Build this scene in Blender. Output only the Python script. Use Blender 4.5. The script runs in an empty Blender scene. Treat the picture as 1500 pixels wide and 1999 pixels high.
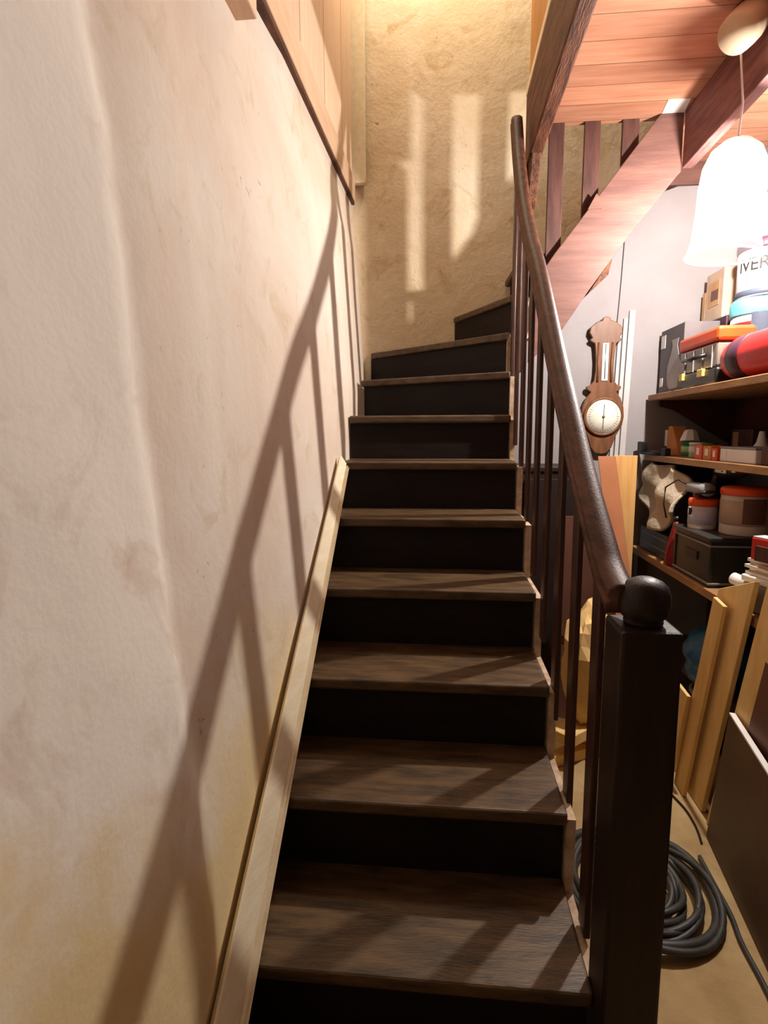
import bpy, math, random
from mathutils import Vector, Matrix, noise
random.seed(7)
scene = bpy.context.scene
COL = scene.collection
PI = math.pi

# ------------------------------------------------------------------ camera
cam_d = bpy.data.cameras.new('camera'); cam = bpy.data.objects.new('camera', cam_d); COL.objects.link(cam)
PITCH, YAW, ROLL = .1338, .0983, -.0043
fw = Vector((-math.sin(YAW)*math.cos(PITCH), math.cos(YAW)*math.cos(PITCH), -math.sin(PITCH)))
rt = Vector((math.cos(YAW), math.sin(YAW), 0)); up = rt.cross(fw)
rt2 = math.cos(ROLL)*rt + math.sin(ROLL)*up; up2 = -math.sin(ROLL)*rt + math.cos(ROLL)*up
m = Matrix((rt2, up2, -fw)).transposed().to_4x4(); m.translation = (.4005, 0, 1.4148)
cam.matrix_world = m
cam_d.sensor_fit = 'VERTICAL'; cam_d.sensor_height = 36; cam_d.lens = 1128.8*36/1999
cam_d.clip_start = .02
scene.camera = cam

# ------------------------------------------------------------------ world, light, exposure
w = bpy.data.worlds.new('world'); scene.world = w; w.use_nodes = True
w.node_tree.nodes['Background'].inputs[0].default_value = (.9, .65, .36, 1)
w.node_tree.nodes['Background'].inputs[1].default_value = .06
scene.view_settings.view_transform = 'Standard'; scene.view_settings.look = 'None'
scene.view_settings.exposure = 0; scene.view_settings.gamma = 1
BULB = (1.49, 2.27, 2.29)
BULB_W, BULB_C = 130, (1, .945, .885)
UP_W, UP_C = 52, (1, .86, .64)
lu = bpy.data.lights.new('upstairs_lamp', 'POINT'); lu.energy = UP_W; lu.color = UP_C; lu.shadow_soft_size = .12
luo = bpy.data.objects.new('upstairs_lamp', lu); COL.objects.link(luo); luo.location = (.42, 2.75, 4.25)

# ------------------------------------------------------------------ measures
G, RS, D1, W = .2568, .18682, .9834, .695      # going, rise, first nosing, width
Yk = lambda k: D1 + (k-1)*G
Zk = lambda k: (k+1)*RS
YB = 3.36                                       # back wall
YS = 2.83                                       # plane of upper stringer
ZC = 2.78                                       # ceiling

# ------------------------------------------------------------------ materials
def lin(c):
    return tuple(((v/12.92) if v <= .04045 else ((v+.055)/1.055)**2.4) for v in c)
def rgb(r, g, b): return lin((r/255, g/255, b/255)) + (1,)
def mat(name, c1, c2=None, rough=.7, scale=6, spec=.3, bump=0, bscale=None, stretch=(1, 1, 1), detail=6, lo=.35, hi=.65, metal=0, coat=0):
    M = bpy.data.materials.new(name); M.use_nodes = True; nt = M.node_tree; N = nt.nodes; Lk = nt.links
    b = N['Principled BSDF']; b.inputs['Roughness'].default_value = rough; b.inputs['Specular IOR Level'].default_value = spec
    b.inputs['Metallic'].default_value = metal; b.inputs['Coat Weight'].default_value = coat
    tc = N.new('ShaderNodeTexCoord'); mp = N.new('ShaderNodeMapping'); mp.inputs['Scale'].default_value = stretch
    Lk.new(tc.outputs['Object'], mp.inputs['Vector'])
    no = N.new('ShaderNodeTexNoise'); no.inputs['Scale'].default_value = scale; no.inputs['Detail'].default_value = detail
    no.inputs['Roughness'].default_value = .6
    Lk.new(mp.outputs['Vector'], no.inputs['Vector'])
    r = N.new('ShaderNodeValToRGB'); r.color_ramp.elements[0].position = lo; r.color_ramp.elements[1].position = hi
    r.color_ramp.elements[0].color = c1; r.color_ramp.elements[1].color = c2 or c1
    Lk.new(no.outputs['Fac'], r.inputs['Fac']); Lk.new(r.outputs['Color'], b.inputs['Base Color'])
    if bump:
        n2 = N.new('ShaderNodeTexNoise'); n2.inputs['Scale'].default_value = bscale or scale*4; n2.inputs['Detail'].default_value = 8
        Lk.new(mp.outputs['Vector'], n2.inputs['Vector'])
        bp = N.new('ShaderNodeBump'); bp.inputs['Strength'].default_value = bump; bp.inputs['Distance'].default_value = .02
        Lk.new(n2.outputs['Fac'], bp.inputs['Height']); Lk.new(bp.outputs['Normal'], b.inputs['Normal'])
    return M
def plaster(name, base, warm, stain, seed, crack=.5, low_fill_tint=None, near_lit_coat=None):
    """old lime plaster: three tones of trowelled patches, small pits, shallow relief"""
    M = bpy.data.materials.new(name); M.use_nodes = True; nt = M.node_tree; N = nt.nodes; L = nt.links
    b = N['Principled BSDF']; b.inputs['Roughness'].default_value = .9; b.inputs['Specular IOR Level'].default_value = .1
    tc = N.new('ShaderNodeTexCoord'); mp = N.new('ShaderNodeMapping'); mp.inputs['Location'].default_value = (seed, seed*2, seed*3)
    L.new(tc.outputs['Object'], mp.inputs['Vector'])
    def nz(s, d, dist=0):
        n = N.new('ShaderNodeTexNoise'); n.inputs['Scale'].default_value = s; n.inputs['Detail'].default_value = d
        n.inputs['Distortion'].default_value = dist; n.inputs['Roughness'].default_value = .62
        L.new(mp.outputs['Vector'], n.inputs['Vector']); return n
    def ramp(src, a, z):
        r = N.new('ShaderNodeMapRange'); r.inputs['From Min'].default_value = a; r.inputs['From Max'].default_value = z
        L.new(src, r.inputs['Value']); return r.outputs['Result']
    def mix(f, a, c):
        x = N.new('ShaderNodeMix'); x.data_type = 'RGBA'
        L.new(f, x.inputs['Factor'])
        for k, v in ((6, a), (7, c)):
            if isinstance(v, tuple): x.inputs[k].default_value = v
            else: L.new(v, x.inputs[k])
        return x.outputs[2]
    big, mid, fine = nz(1.6, 5, .6), nz(6, 8, .8), nz(55, 4)
    c = mix(ramp(big.outputs['Fac'], .38, .62), base, warm)
    c = mix(ramp(mid.outputs['Fac'], .56, .78), c, stain)
    pit = ramp(nz(24, 6, 1.2).outputs['Fac'], .67, .75)
    c = mix(pit, c, tuple(v*.62 for v in stain[:3])+(1,))
    if near_lit_coat:
        # pale skim coat up to the mesh ridge, lightened further to offset lamp falloff
        s0 = N.new('ShaderNodeSeparateXYZ'); L.new(tc.outputs['Object'], s0.inputs[0])
        a1 = N.new('ShaderNodeMath'); a1.operation = 'MULTIPLY_ADD'; L.new(s0.outputs['Z'], a1.inputs[0]); a1.inputs[1].default_value = .05; L.new(s0.outputs['Y'], a1.inputs[2])
        a2 = N.new('ShaderNodeMath'); a2.operation = 'MULTIPLY_ADD'; L.new(nz(3, 6, .4).outputs['Fac'], a2.inputs[0]); a2.inputs[1].default_value = .12; L.new(a1.outputs[0], a2.inputs[2])
        c = mix(ramp(a2.outputs[0], 1.03, .99), c, mix(ramp(mid.outputs['Fac'], .52, .74), near_lit_coat, warm))
    if low_fill_tint:
        # warm fill light painted yellow into the low wall, with a ragged edge
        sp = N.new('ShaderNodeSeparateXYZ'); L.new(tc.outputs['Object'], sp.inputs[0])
        rag_noise = nz(2.6, 9, .5); ma = N.new('ShaderNodeMath'); ma.operation = 'MULTIPLY_ADD'
        L.new(rag_noise.outputs['Fac'], ma.inputs[0]); ma.inputs[1].default_value = -1.3; L.new(sp.outputs['Z'], ma.inputs[2])
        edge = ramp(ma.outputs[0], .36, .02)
        c = mix(edge, c, low_fill_tint)
    L.new(c, b.inputs['Base Color'])
    rel = nz(7, 4); ad = N.new('ShaderNodeMath'); ad.operation = 'MULTIPLY_ADD'; L.new(rel.outputs['Fac'], ad.inputs[0]); ad.inputs[1].default_value = 4 if not low_fill_tint else 7
    L.new(fine.outputs['Fac'], ad.inputs[2])
    bp = N.new('ShaderNodeBump'); bp.inputs['Strength'].default_value = crack; bp.inputs['Distance'].default_value = .06
    L.new(ad.outputs[0], bp.inputs['Height']); L.new(bp.outputs['Normal'], b.inputs['Normal'])
    return M
def planks(name, c1, c2, seam, width, axis, rough=.55, grain=(1, 14, 14)):
    """boards: grain noise stretched along the board, dark seam every `width` metres along `axis`"""
    M = mat(name, c1, c2, rough, 3.2, .25, .12, 20, grain, 5, .3, .7); nt = M.node_tree; N = nt.nodes; L = nt.links
    b = N['Principled BSDF']; src = b.inputs['Base Color'].links[0].from_socket
    tc = [n for n in N if n.type == 'TEX_COORD'][0]; sp = N.new('ShaderNodeSeparateXYZ'); L.new(tc.outputs['Object'], sp.inputs[0])
    d = N.new('ShaderNodeMath'); d.operation = 'DIVIDE'; L.new(sp.outputs[axis], d.inputs[0]); d.inputs[1].default_value = width
    f = N.new('ShaderNodeMath'); f.operation = 'FRACT'; L.new(d.outputs[0], f.inputs[0])
    lt = N.new('ShaderNodeMath'); lt.operation = 'LESS_THAN'; L.new(f.outputs[0], lt.inputs[0]); lt.inputs[1].default_value = .025
    x = N.new('ShaderNodeMix'); x.data_type = 'RGBA'; L.new(lt.outputs[0], x.inputs['Factor']); L.new(src, x.inputs[6]); x.inputs[7].default_value = seam
    fl = N.new('ShaderNodeMath'); fl.operation = 'FLOOR'; L.new(d.outputs[0], fl.inputs[0])
    wn = N.new('ShaderNodeTexWhiteNoise'); wn.noise_dimensions = '1D'; L.new(fl.outputs[0], wn.inputs['W'])
    mr = N.new('ShaderNodeMapRange'); mr.inputs['To Min'].default_value = .86; mr.inputs['To Max'].default_value = 1.1; L.new(wn.outputs['Value'], mr.inputs['Value'])
    hs = N.new('ShaderNodeHueSaturation'); L.new(mr.outputs[0], hs.inputs['Value']); L.new(x.outputs[2], hs.inputs['Color'])
    L.new(hs.outputs['Color'], b.inputs['Base Color'])
    return M
MT = {}
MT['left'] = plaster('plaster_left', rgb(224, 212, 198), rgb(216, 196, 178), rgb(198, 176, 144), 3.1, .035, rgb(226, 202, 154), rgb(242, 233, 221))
MT['back'] = plaster('plaster_back', rgb(234, 218, 194), rgb(222, 200, 168), rgb(188, 156, 108), 8.7, .16)
MT['white_wall'] = mat('white_wall_paint', rgb(152, 146, 147), rgb(144, 137, 137), .8, 3, .2, .05, 40)
MT['floor'] = mat('dusty_concrete', rgb(182, 156, 112), rgb(154, 128, 88), .85, 5, .2, .25, 30)
MT['ceil'] = planks('pine_ceiling', rgb(196, 142, 114), rgb(168, 114, 86), rgb(110, 68, 48), .135, 'Y', .6, (1, 9, 9))
MT['beam'] = mat('old_oak_beam', rgb(112, 70, 48), rgb(66, 38, 26), .7, 5, .3, .35, 22, (10, 1.2, 10))
MT['beam2'] = mat('reddish_beam', rgb(146, 102, 96), rgb(104, 68, 66), .6, 4, .3, .25, 16, (10, 1.2, 10))
MT['tread'] = mat('worn_dark_tread', rgb(100, 76, 50), rgb(60, 44, 29), .45, 7, .4, .12, 40, (1.2, 6, 6), 8)
MT['riser'] = mat('dark_stained_riser', rgb(36, 24, 20), rgb(24, 16, 14), .6, 5, .2, .06, 30, (1, 1, 5))
MT['string'] = mat('worn_string_paint', rgb(206, 180, 156), rgb(164, 138, 112), .8, 20, .2, .2, 60)
MT['pinkwood'] = mat('pale_pine_stringer', rgb(118, 84, 74), rgb(98, 66, 60), .55, 3, .3, .08, 20, (1, 8, 8))
MT['rail'] = mat('varnished_handrail', rgb(96, 58, 40), rgb(60, 34, 24), .5, 6, .22, .1, 40, (8, 1, 8))
MT['bal'] = mat('dark_baluster', rgb(74, 46, 36), rgb(52, 30, 24), .4, 8, .4, .05, 40, (6, 6, 1))
MT['newel'] = mat('dark_newel', rgb(44, 28, 22), rgb(30, 18, 15), .45, 6, .3, .08, 30, (7, 7, 1))
MT['cream'] = mat('cream_paint', rgb(238, 224, 196), rgb(228, 210, 176), .55, 6, .3, .08, 30, (6, 1, 6))
MT['panel'] = planks('pink_boarding', rgb(232, 204, 178), rgb(222, 190, 162), rgb(170, 130, 98), .42, 'Y', .6, (8, 8, 1))
MT['panel_trim'] = mat('pale_pine_trim', rgb(222, 188, 158), rgb(208, 172, 142), .5, 5, .3, .05, 30, (6, 1, 6))
MT['ochre'] = planks('ochre_boards', rgb(206, 152, 84), rgb(178, 122, 60), rgb(110, 70, 30), .095, 'Y', .6, (8, 8, 1))
MT['board_dark'] = mat('brown_board', rgb(92, 60, 52), rgb(66, 42, 38), .6, 5, .3, .08, 30, (6, 6, 1))
MT['pine'] = mat('yellow_pine', rgb(238, 206, 144), rgb(220, 178, 110), .55, 4, .3, .06, 30, (1, 5, 1), 7, .3, .7)
MT['pine_v'] = mat('yellow_pine_upright', rgb(224, 178, 112), rgb(206, 152, 90), .55, 4, .3, .06, 30, (10, 10, .8), 7, .3, .7)
MT['dark_cup'] = mat('almost_black_wood', rgb(44, 30, 26), rgb(32, 22, 20), .6, 5, .25)
MT['mdf'] = mat('brown_hardboard', rgb(186, 124, 84), rgb(170, 108, 72), .6, 3, .3)
MT['lam'] = mat('dark_laminate', rgb(92, 66, 48), rgb(74, 52, 38), .5, 4, .35, .03, 30)
MT['lam2'] = mat('purple_brown_board', rgb(110, 72, 58), rgb(92, 60, 50), .5, 4, .35)
MT['shelf'] = mat('shelf_pine', rgb(178, 138, 96), rgb(146, 106, 70), .6, 4, .3, .08, 30, (5, 1, 5))
MT['shelf_back'] = mat('shelf_back_wood', rgb(86, 42, 32), rgb(62, 30, 24), .7, 4, .2)
MT['black'] = mat('black_plastic', rgb(30, 29, 30), rgb(24, 23, 24), .4, 10, .5)
MT['crate'] = mat('dark_grey_crate', rgb(50, 50, 48), rgb(42, 42, 40), .38, 10, .5)
MT['grey'] = mat('grey_plastic', rgb(150, 148, 146), rgb(132, 130, 128), .5, 6, .4)
MT['white'] = mat('white_plastic', rgb(234, 232, 228), rgb(226, 222, 216), .4, 6, .4)
MT['tub'] = mat('tub_plastic', rgb(178, 174, 172), rgb(170, 166, 163), .45, 6, .3)
MT['trim_white'] = mat('white_gloss_trim', rgb(196, 190, 187), rgb(186, 180, 176), .4, 6, .3)
MT['red'] = mat('red_plastic', rgb(206, 36, 34), rgb(186, 26, 26), .4, 6, .4)
MT['darkred'] = mat('dark_red', rgb(140, 22, 22), rgb(110, 16, 18), .45, 6, .4)
MT['orange'] = mat('orange_plastic', rgb(226, 84, 30), rgb(210, 70, 24), .4, 6, .4)
MT['green'] = mat('green_tin', rgb(52, 122, 60), rgb(40, 104, 50), .4, 6, .4)
MT['pale_green'] = mat('pale_green_label', rgb(176, 208, 160), rgb(150, 190, 140), .5, 6, .3)
MT['blue'] = mat('blue_plastic_sheet', rgb(40, 112, 158), rgb(28, 86, 130), .35, 14, .5, .4, 18)
MT['cyan'] = mat('cyan_lid', rgb(110, 200, 216), rgb(84, 180, 204), .4, 6, .4)
MT['slate'] = mat('slate_label', rgb(70, 78, 92), rgb(56, 62, 76), .5, 6, .3)
MT['purple'] = mat('dark_purple', rgb(72, 40, 56), rgb(56, 30, 44), .5, 6, .3)
MT['yellow'] = mat('yellow_latch', rgb(232, 204, 110), rgb(222, 190, 90), .4, 6, .4)
MT['card'] = mat('cardboard', rgb(188, 146, 108), rgb(170, 128, 92), .8, 10, .2)
MT['card_pale'] = mat('pale_card', rgb(186, 162, 140), rgb(174, 148, 126), .8, 10, .2)
MT['sand'] = mat('pale_orange_box', rgb(220, 152, 92), rgb(206, 132, 74), .7, 8, .2)
MT['cloth'] = mat('beige_sacking', rgb(200, 186, 164), rgb(184, 168, 144), .95, 9, .05, .3, 60)
MT['clearbin'] = mat('smoky_clear_plastic', rgb(140, 126, 114), rgb(110, 98, 90), .3, 12, .5)
MT['bucket'] = mat('translucent_bucket', rgb(214, 200, 186), rgb(198, 184, 168), .45, 6, .4)
MT['lavender'] = mat('lavender_label', rgb(196, 190, 206), rgb(180, 174, 194), .6, 20, .2)
MT['rubber'] = mat('grey_rubber_hose', rgb(66, 64, 60), rgb(48, 46, 44), .5, 8, .4)
MT['cord'] = mat('black_cord', rgb(24, 20, 18), rgb(20, 17, 15), .5, 8, .3)
MT['brass'] = mat('brass', rgb(186, 150, 84), rgb(160, 126, 66), .3, 8, .5, metal=.9)
MT['baro'] = mat('barometer_wood', rgb(122, 80, 50), rgb(96, 58, 36), .45, 5, .3, .04, 30, (6, 6, 1), coat=.2)
MT['dial'] = mat('ivory_dial', rgb(240, 234, 220), rgb(234, 226, 208), .4, 12, .4)
MT['ink'] = mat('ink', rgb(40, 36, 34), rgb(34, 30, 30), .6, 10, .2)
MT['steel'] = mat('bright_steel', rgb(190, 190, 188), rgb(170, 170, 168), .3, 8, .5, metal=.8)
MT['glassgrey'] = mat('vase_print', rgb(176, 170, 170), rgb(150, 144, 146), .5, 6, .3)
MT['greybox'] = mat('grey_carton', rgb(108, 102, 102), rgb(92, 86, 88), .6, 5, .3)
MT['cup'] = mat('cream_ceramic', rgb(206, 190, 162), rgb(198, 180, 152), .4, 5, .3)
MT['cable_white'] = mat('white_flex', rgb(226, 214, 206), rgb(216, 204, 196), .5, 8, .3)
# lamp glass: mostly clear, a little milky, glowing
def lamp_glass():
    M = bpy.data.materials.new('lit_milky_glass'); M.use_nodes = True; nt = M.node_tree; N = nt.nodes; L = nt.links
    N.remove(N['Principled BSDF']); out = N['Material Output']
    t = N.new('ShaderNodeBsdfTransparent'); e = N.new('ShaderNodeEmission'); e.inputs[0].default_value = (1, .93, .88, 1); e.inputs[1].default_value = .25
    d = N.new('ShaderNodeBsdfTranslucent'); d.inputs[0].default_value = (.95, .93, .9, 1)
    no = N.new('ShaderNodeTexNoise'); no.inputs['Scale'].default_value = 30
    mr = N.new('ShaderNodeMapRange'); mr.inputs['To Min'].default_value = .05; mr.inputs['To Max'].default_value = .08; L.new(no.outputs['Fac'], mr.inputs['Value'])
    m1 = N.new('ShaderNodeMixShader'); L.new(mr.outputs[0], m1.inputs[0]); L.new(t.outputs[0], m1.inputs[1]); L.new(d.outputs[0], m1.inputs[2])
    a = N.new('ShaderNodeAddShader'); L.new(m1.outputs[0], a.inputs[0]); L.new(e.outputs[0], a.inputs[1]); L.new(a.outputs[0], out.inputs[0])
    return M
MT['lampglass'] = lamp_glass()
def emis(name, c, s):
    M = bpy.data.materials.new(name); M.use_nodes = True; b = M.node_tree.nodes['Principled BSDF']
    b.inputs['Emission Color'].default_value = c; b.inputs['Emission Strength'].default_value = s; b.inputs['Base Color'].default_value = c
    return M
MT['bulb'] = emis('lit_bulb', (1, .92, .85, 1), 12)

# ------------------------------------------------------------------ mesh builder
V = Vector
class MB:
    def __init__(s): s.v = []; s.f = []; s.sm = []
    def add(s, vs, fs, smooth=False):
        o = len(s.v); s.v += [tuple(v) for v in vs]; s.f += [tuple(i+o for i in f) for f in fs]; s.sm += [smooth]*len(fs); return s
    def box(s, x0, x1, y0, y1, z0, z1):
        return s.add([(x0,y0,z0),(x1,y0,z0),(x1,y1,z0),(x0,y1,z0),(x0,y0,z1),(x1,y0,z1),(x1,y1,z1),(x0,y1,z1)],
                     [(3,2,1,0),(4,5,6,7),(0,1,5,4),(1,2,6,5),(2,3,7,6),(3,0,4,7)])
    def obox(s, c, sx, sy, sz, rz=0, rx=0, ry=0):
        R = Matrix.Rotation(rz,3,'Z') @ Matrix.Rotation(ry,3,'Y') @ Matrix.Rotation(rx,3,'X')
        p = [V(c)+R@V((a*sx/2,b*sy/2,d*sz/2)) for d in (-1,1) for a,b in ((-1,-1),(1,-1),(1,1),(-1,1))]
        return s.add(p, [(3,2,1,0),(4,5,6,7),(0,1,5,4),(1,2,6,5),(2,3,7,6),(3,0,4,7)])
    def prism(s, pts, off):
        """planar polygon (3-D points) pushed by vector off"""
        n = len(pts); a = [V(p) for p in pts]; b = [p+V(off) for p in a]
        return s.add(a+b, [tuple(range(n-1,-1,-1)), tuple(range(n,2*n))]+[(i,(i+1)%n,n+(i+1)%n,n+i) for i in range(n)])
    def tube(s, path, r, n=8, cap=True):
        path = [V(p) for p in path]; rings = []
        rr = r if isinstance(r, (list, tuple)) else [r]*len(path)
        for i, p in enumerate(path):
            t = (path[min(i+1,len(path)-1)]-path[max(i-1,0)]).normalized()
            u = t.cross(V((0,0,1)) if abs(t.z) < .9 else V((1,0,0))).normalized(); w_ = u.cross(t)
            rings.append([p+rr[i]*(math.cos(2*PI*k/n)*u+math.sin(2*PI*k/n)*w_) for k in range(n)])
        vs = [q for R_ in rings for q in R_]; m_ = len(path)
        fs = [(i*n+k, i*n+(k+1)%n, (i+1)*n+(k+1)%n, (i+1)*n+k) for i in range(m_-1) for k in range(n)]
        if cap: fs += [tuple(range(n-1,-1,-1)), tuple((m_-1)*n+k for k in range(n))]
        return s.add(vs, fs, True)
    def sweep(s, path, prof, side=V((1,0,0))):
        """closed 2-D profile (u along side, v up-normal) along a path"""
        path = [V(p) for p in path]; n = len(prof); vs = []
        for i, p in enumerate(path):
            t = (path[min(i+1,len(path)-1)]-path[max(i-1,0)]).normalized(); u = side; w_ = u.cross(t).normalized()
            vs += [p+u*a+w_*b for a, b in prof]
        m_ = len(path)
        fs = [(i*n+k, (i+1)*n+k, (i+1)*n+(k+1)%n, i*n+(k+1)%n) for i in range(m_-1) for k in range(n)]
        fs += [tuple(range(n)), tuple((m_-1)*n+k for k in range(n-1,-1,-1))]
        return s.add(vs, fs, True)
    def lathe(s, c, prof, n=24, axis=V((0,0,1)), smooth=True):
        """prof: (radius, height) list"""
        axis = V(axis).normalized(); u = axis.orthogonal().normalized(); w_ = axis.cross(u); c = V(c); vs = []
        for r, h in prof: vs += [c+axis*h+r*(math.cos(2*PI*k/n)*u+math.sin(2*PI*k/n)*w_) for k in range(n)]
        fs = [(i*n+k, i*n+(k+1)%n, (i+1)*n+(k+1)%n, (i+1)*n+k) for i in range(len(prof)-1) for k in range(n)]
        if prof[0][0] > 1e-5: fs.append(tuple(range(n-1,-1,-1)))
        if prof[-1][0] > 1e-5: fs.append(tuple((len(prof)-1)*n+k for k in range(n)))
        return s.add(vs, fs, smooth)
    def build(s, name, m_, parent=None, bevel=0, seg=2):
        me = bpy.data.meshes.new(name); me.from_pydata(s.v, [], s.f); me.update()
        for p, q in zip(me.polygons, s.sm): p.use_smooth = q
        import bmesh
        bm = bmesh.new(); bm.from_mesh(me); bmesh.ops.recalc_face_normals(bm, faces=bm.faces); bm.to_mesh(me); bm.free()
        me.materials.append(MT[m_] if isinstance(m_, str) else m_)
        o = bpy.data.objects.new(name, me); COL.objects.link(o)
        if parent:
            o.parent = parent; o.matrix_parent_inverse = Matrix.Translation(-parent.location) if not parent.get('_r') else parent.matrix_world.inverted()
        if bevel:
            b = o.modifiers.new('bevel', 'BEVEL'); b.width = bevel; b.segments = seg; b.limit_method = 'ANGLE'; b.angle_limit = .6
        return o
def tag(o, label, cat, group=None):
    o['label'] = label; o['category'] = cat
    if group: o['group'] = group
    return o
def thing(name, loc, label, cat, group=None):
    o = bpy.data.objects.new(name, None); COL.objects.link(o); o.location = loc; o.empty_display_size = .05
    return tag(o, label, cat, group)
def struct(o): o['kind'] = 'structure'; return o
def lettering(txt, size, loc, xdir, updir, m_, parent, name='lettering', depth=.0006):
    cu = bpy.data.curves.new(name, 'FONT'); cu.body = txt; cu.size = size; cu.extrude = depth; cu.align_x = 'CENTER'; cu.align_y = 'CENTER'
    t = bpy.data.objects.new('tmp_text', cu); COL.objects.link(t)
    dg = bpy.context.evaluated_depsgraph_get(); me = bpy.data.meshes.new_from_object(t.evaluated_get(dg))
    bpy.data.objects.remove(t); me.materials.clear(); me.materials.append(MT[m_])
    o = bpy.data.objects.new(name, me); COL.objects.link(o)
    x = V(xdir).normalized(); z = x.cross(V(updir)).normalized(); y = z.cross(x)
    M = Matrix((x, y, z)).transposed().to_4x4(); M.translation = loc
    me.transform(M); o.parent = parent; o.matrix_parent_inverse = Matrix.Translation(-parent.location)
    return o
def interp(x, xs, ys):
    if x <= xs[0]: return ys[0]
    for i in range(1, len(xs)):
        if x <= xs[i]: return ys[i-1]+(ys[i]-ys[i-1])*(x-xs[i-1])/(xs[i]-xs[i-1])
    return ys[-1]

# ------------------------------------------------------------------ setting
ztr = lambda y: .374+(min(max(y, .5), 2.7)-.983)*.7275
def wallx(y, z):
    return interp(y, (2.4, 3.0, 3.4), (0, -.02, -.035)) - .062*(z-ztr(y)) if z > ztr(y) else interp(y, (2.4, 3.0, 3.4), (0, -.02, -.035))
def grid_wall(name, m_, fn, us, vs_, thick, off):
    b = MB(); nu, nv = len(us), len(vs_)
    P = [fn(u_, v_) for v_ in vs_ for u_ in us]
    b.add(P, [(j*nu+i, j*nu+i+1, (j+1)*nu+i+1, (j+1)*nu+i) for j in range(nv-1) for i in range(nu-1)], True)
    q = [V(p)+V(off) for p in P]
    b.add(q, [(j*nu+i+1, j*nu+i, (j+1)*nu+i, (j+1)*nu+i+1) for j in range(nv-1) for i in range(nu-1)], False)
    return b.build(name, m_)
def frange(a, z, st): return [a+i*(z-a)/round((z-a)/st) for i in range(round((z-a)/st)+1)]
def left_pt(y, z):
    n = noise.noise(V((0, y*1.3, z*1.1)))*.012+noise.noise(V((7, y*5, z*4)))*.004
    # shallow vertical ridges of old coats of plaster
    n += .008*(noise.noise(V((3, y*3.2+.25*noise.noise(V((0, 0, z*2))), z*.35))))
    e_ = .88+.05*noise.noise(V((1, 2, z*1.4)))+.035*noise.noise(V((5, 3, z*5)))-(z-1.4)*.05
    n += .009*min(1, max(0, (e_-y)/.03))+.006*min(1, max(0, (e_+.30+.10*noise.noise(V((9, 4, z*1.1)))-y)/.05))
    fade = min(1, max(0, (z-ztr(y))/.25)) if y > .5 else 1
    fade *= 1 if y < .95 else max(.35, 1-(y-.95)*2.5)
    if z < .1: fade = 0
    x = wallx(y, z)+n*fade
    if y > .8:                                   # the wall is cut back behind the boarding
        t = min(1, max(0, (z-(2.30+(y-1.675)*.0585))/.22)); x = x*(1-t)+min(x, -.094)*t
    return (x, y, z)
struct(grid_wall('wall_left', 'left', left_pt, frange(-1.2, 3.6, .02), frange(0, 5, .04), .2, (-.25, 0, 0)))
def back_pt(x, z): return (x, YB+noise.noise(V((x*2, 5, z*1.6)))*.008+noise.noise(V((x*8, 9, z*7)))*.003, z)
struct(grid_wall('wall_back', 'back', back_pt, frange(-.4, 2.2, .05), frange(0, 5, .05), .2, (0, .25, 0)))
struct(MB().box(1.95, 2.1, -1.2, 3.36, 0, 2.78).build('wall_right', 'white_wall'))
struct(MB().box(-.3, 2.2, -1.2, 3.6, -.12, 0).build('floor', 'floor'))
# white boarding below the upper flight
struct(MB().prism([(.80,3.30,0),(1.949,3.30,0),(1.949,3.30,2.67),(1.60,3.30,2.67),(1.39,3.30,2.60),(1.0,3.30,2.05),(.80,3.30,1.85)], (0,.02,0)).build('wall_under_stairs', 'white_wall'))
struct(MB().box(1.44, 1.949, 3.285, 3.34, 2.672, 2.779).build('trim_1', 'pinkwood'))
# planked ceiling with the stair opening left free
cl = MB(); cl.box(.824, 1.949, -1.2, YS+.035, ZC, ZC+.03); cl.box(1.45, 1.949, YS+.035, YB-.012, ZC, ZC+.03); cl.box(-.3, .76, -1.2, 1.2, ZC, ZC+.03)
struct(cl.build('ceiling', 'ceil'))
struct(MB().box(-.4, 2.2, -1.2, 3.6, 5, 5.1).build('ceiling_upper', 'white_wall'))

# beams
b1 = MB().box(.766, .822, .6, YS+.02, 2.60, 2.90).build('ceiling_beam', 'beam', bevel=.006)
tag(b1, 'dark old timber beam along the edge of the stair opening above the handrail', 'beam')
b2 = MB().box(1.43, 1.475, .6, YS-.032, 2.55, ZC-.001).build('ceiling_beam', 'beam2', bevel=.004)
tag(b2, 'reddish ceiling beam running past the hanging lamp into the diagonal stringer', 'beam')
bk = MB(); bk.prism([(.775,YS-.14,2.60),(.775,YS+.0,2.60),(.775,YS+.0,2.42),(.775,YS-.04,2.44)], (.04,0,0))
tag(bk.build('beam_bracket', 'beam', bevel=.004), 'small dark wooden bracket under the far end of the old timber beam', 'bracket')
# boarded upper landing edge above the beam
ul = thing('landing_fascia', (.79, 2.2, 2.91), 'ochre upright boarding of the upper landing above the timber beam', 'boarding')
MB().box(.778, .80, 1.2, YS+.02, 2.935, 3.75).build('boarding', 'ochre', ul)
MB().box(.764, .80, 1.2, YS+.02, 2.90, 2.935).build('edge_strip', 'cream', ul, .003)

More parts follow.
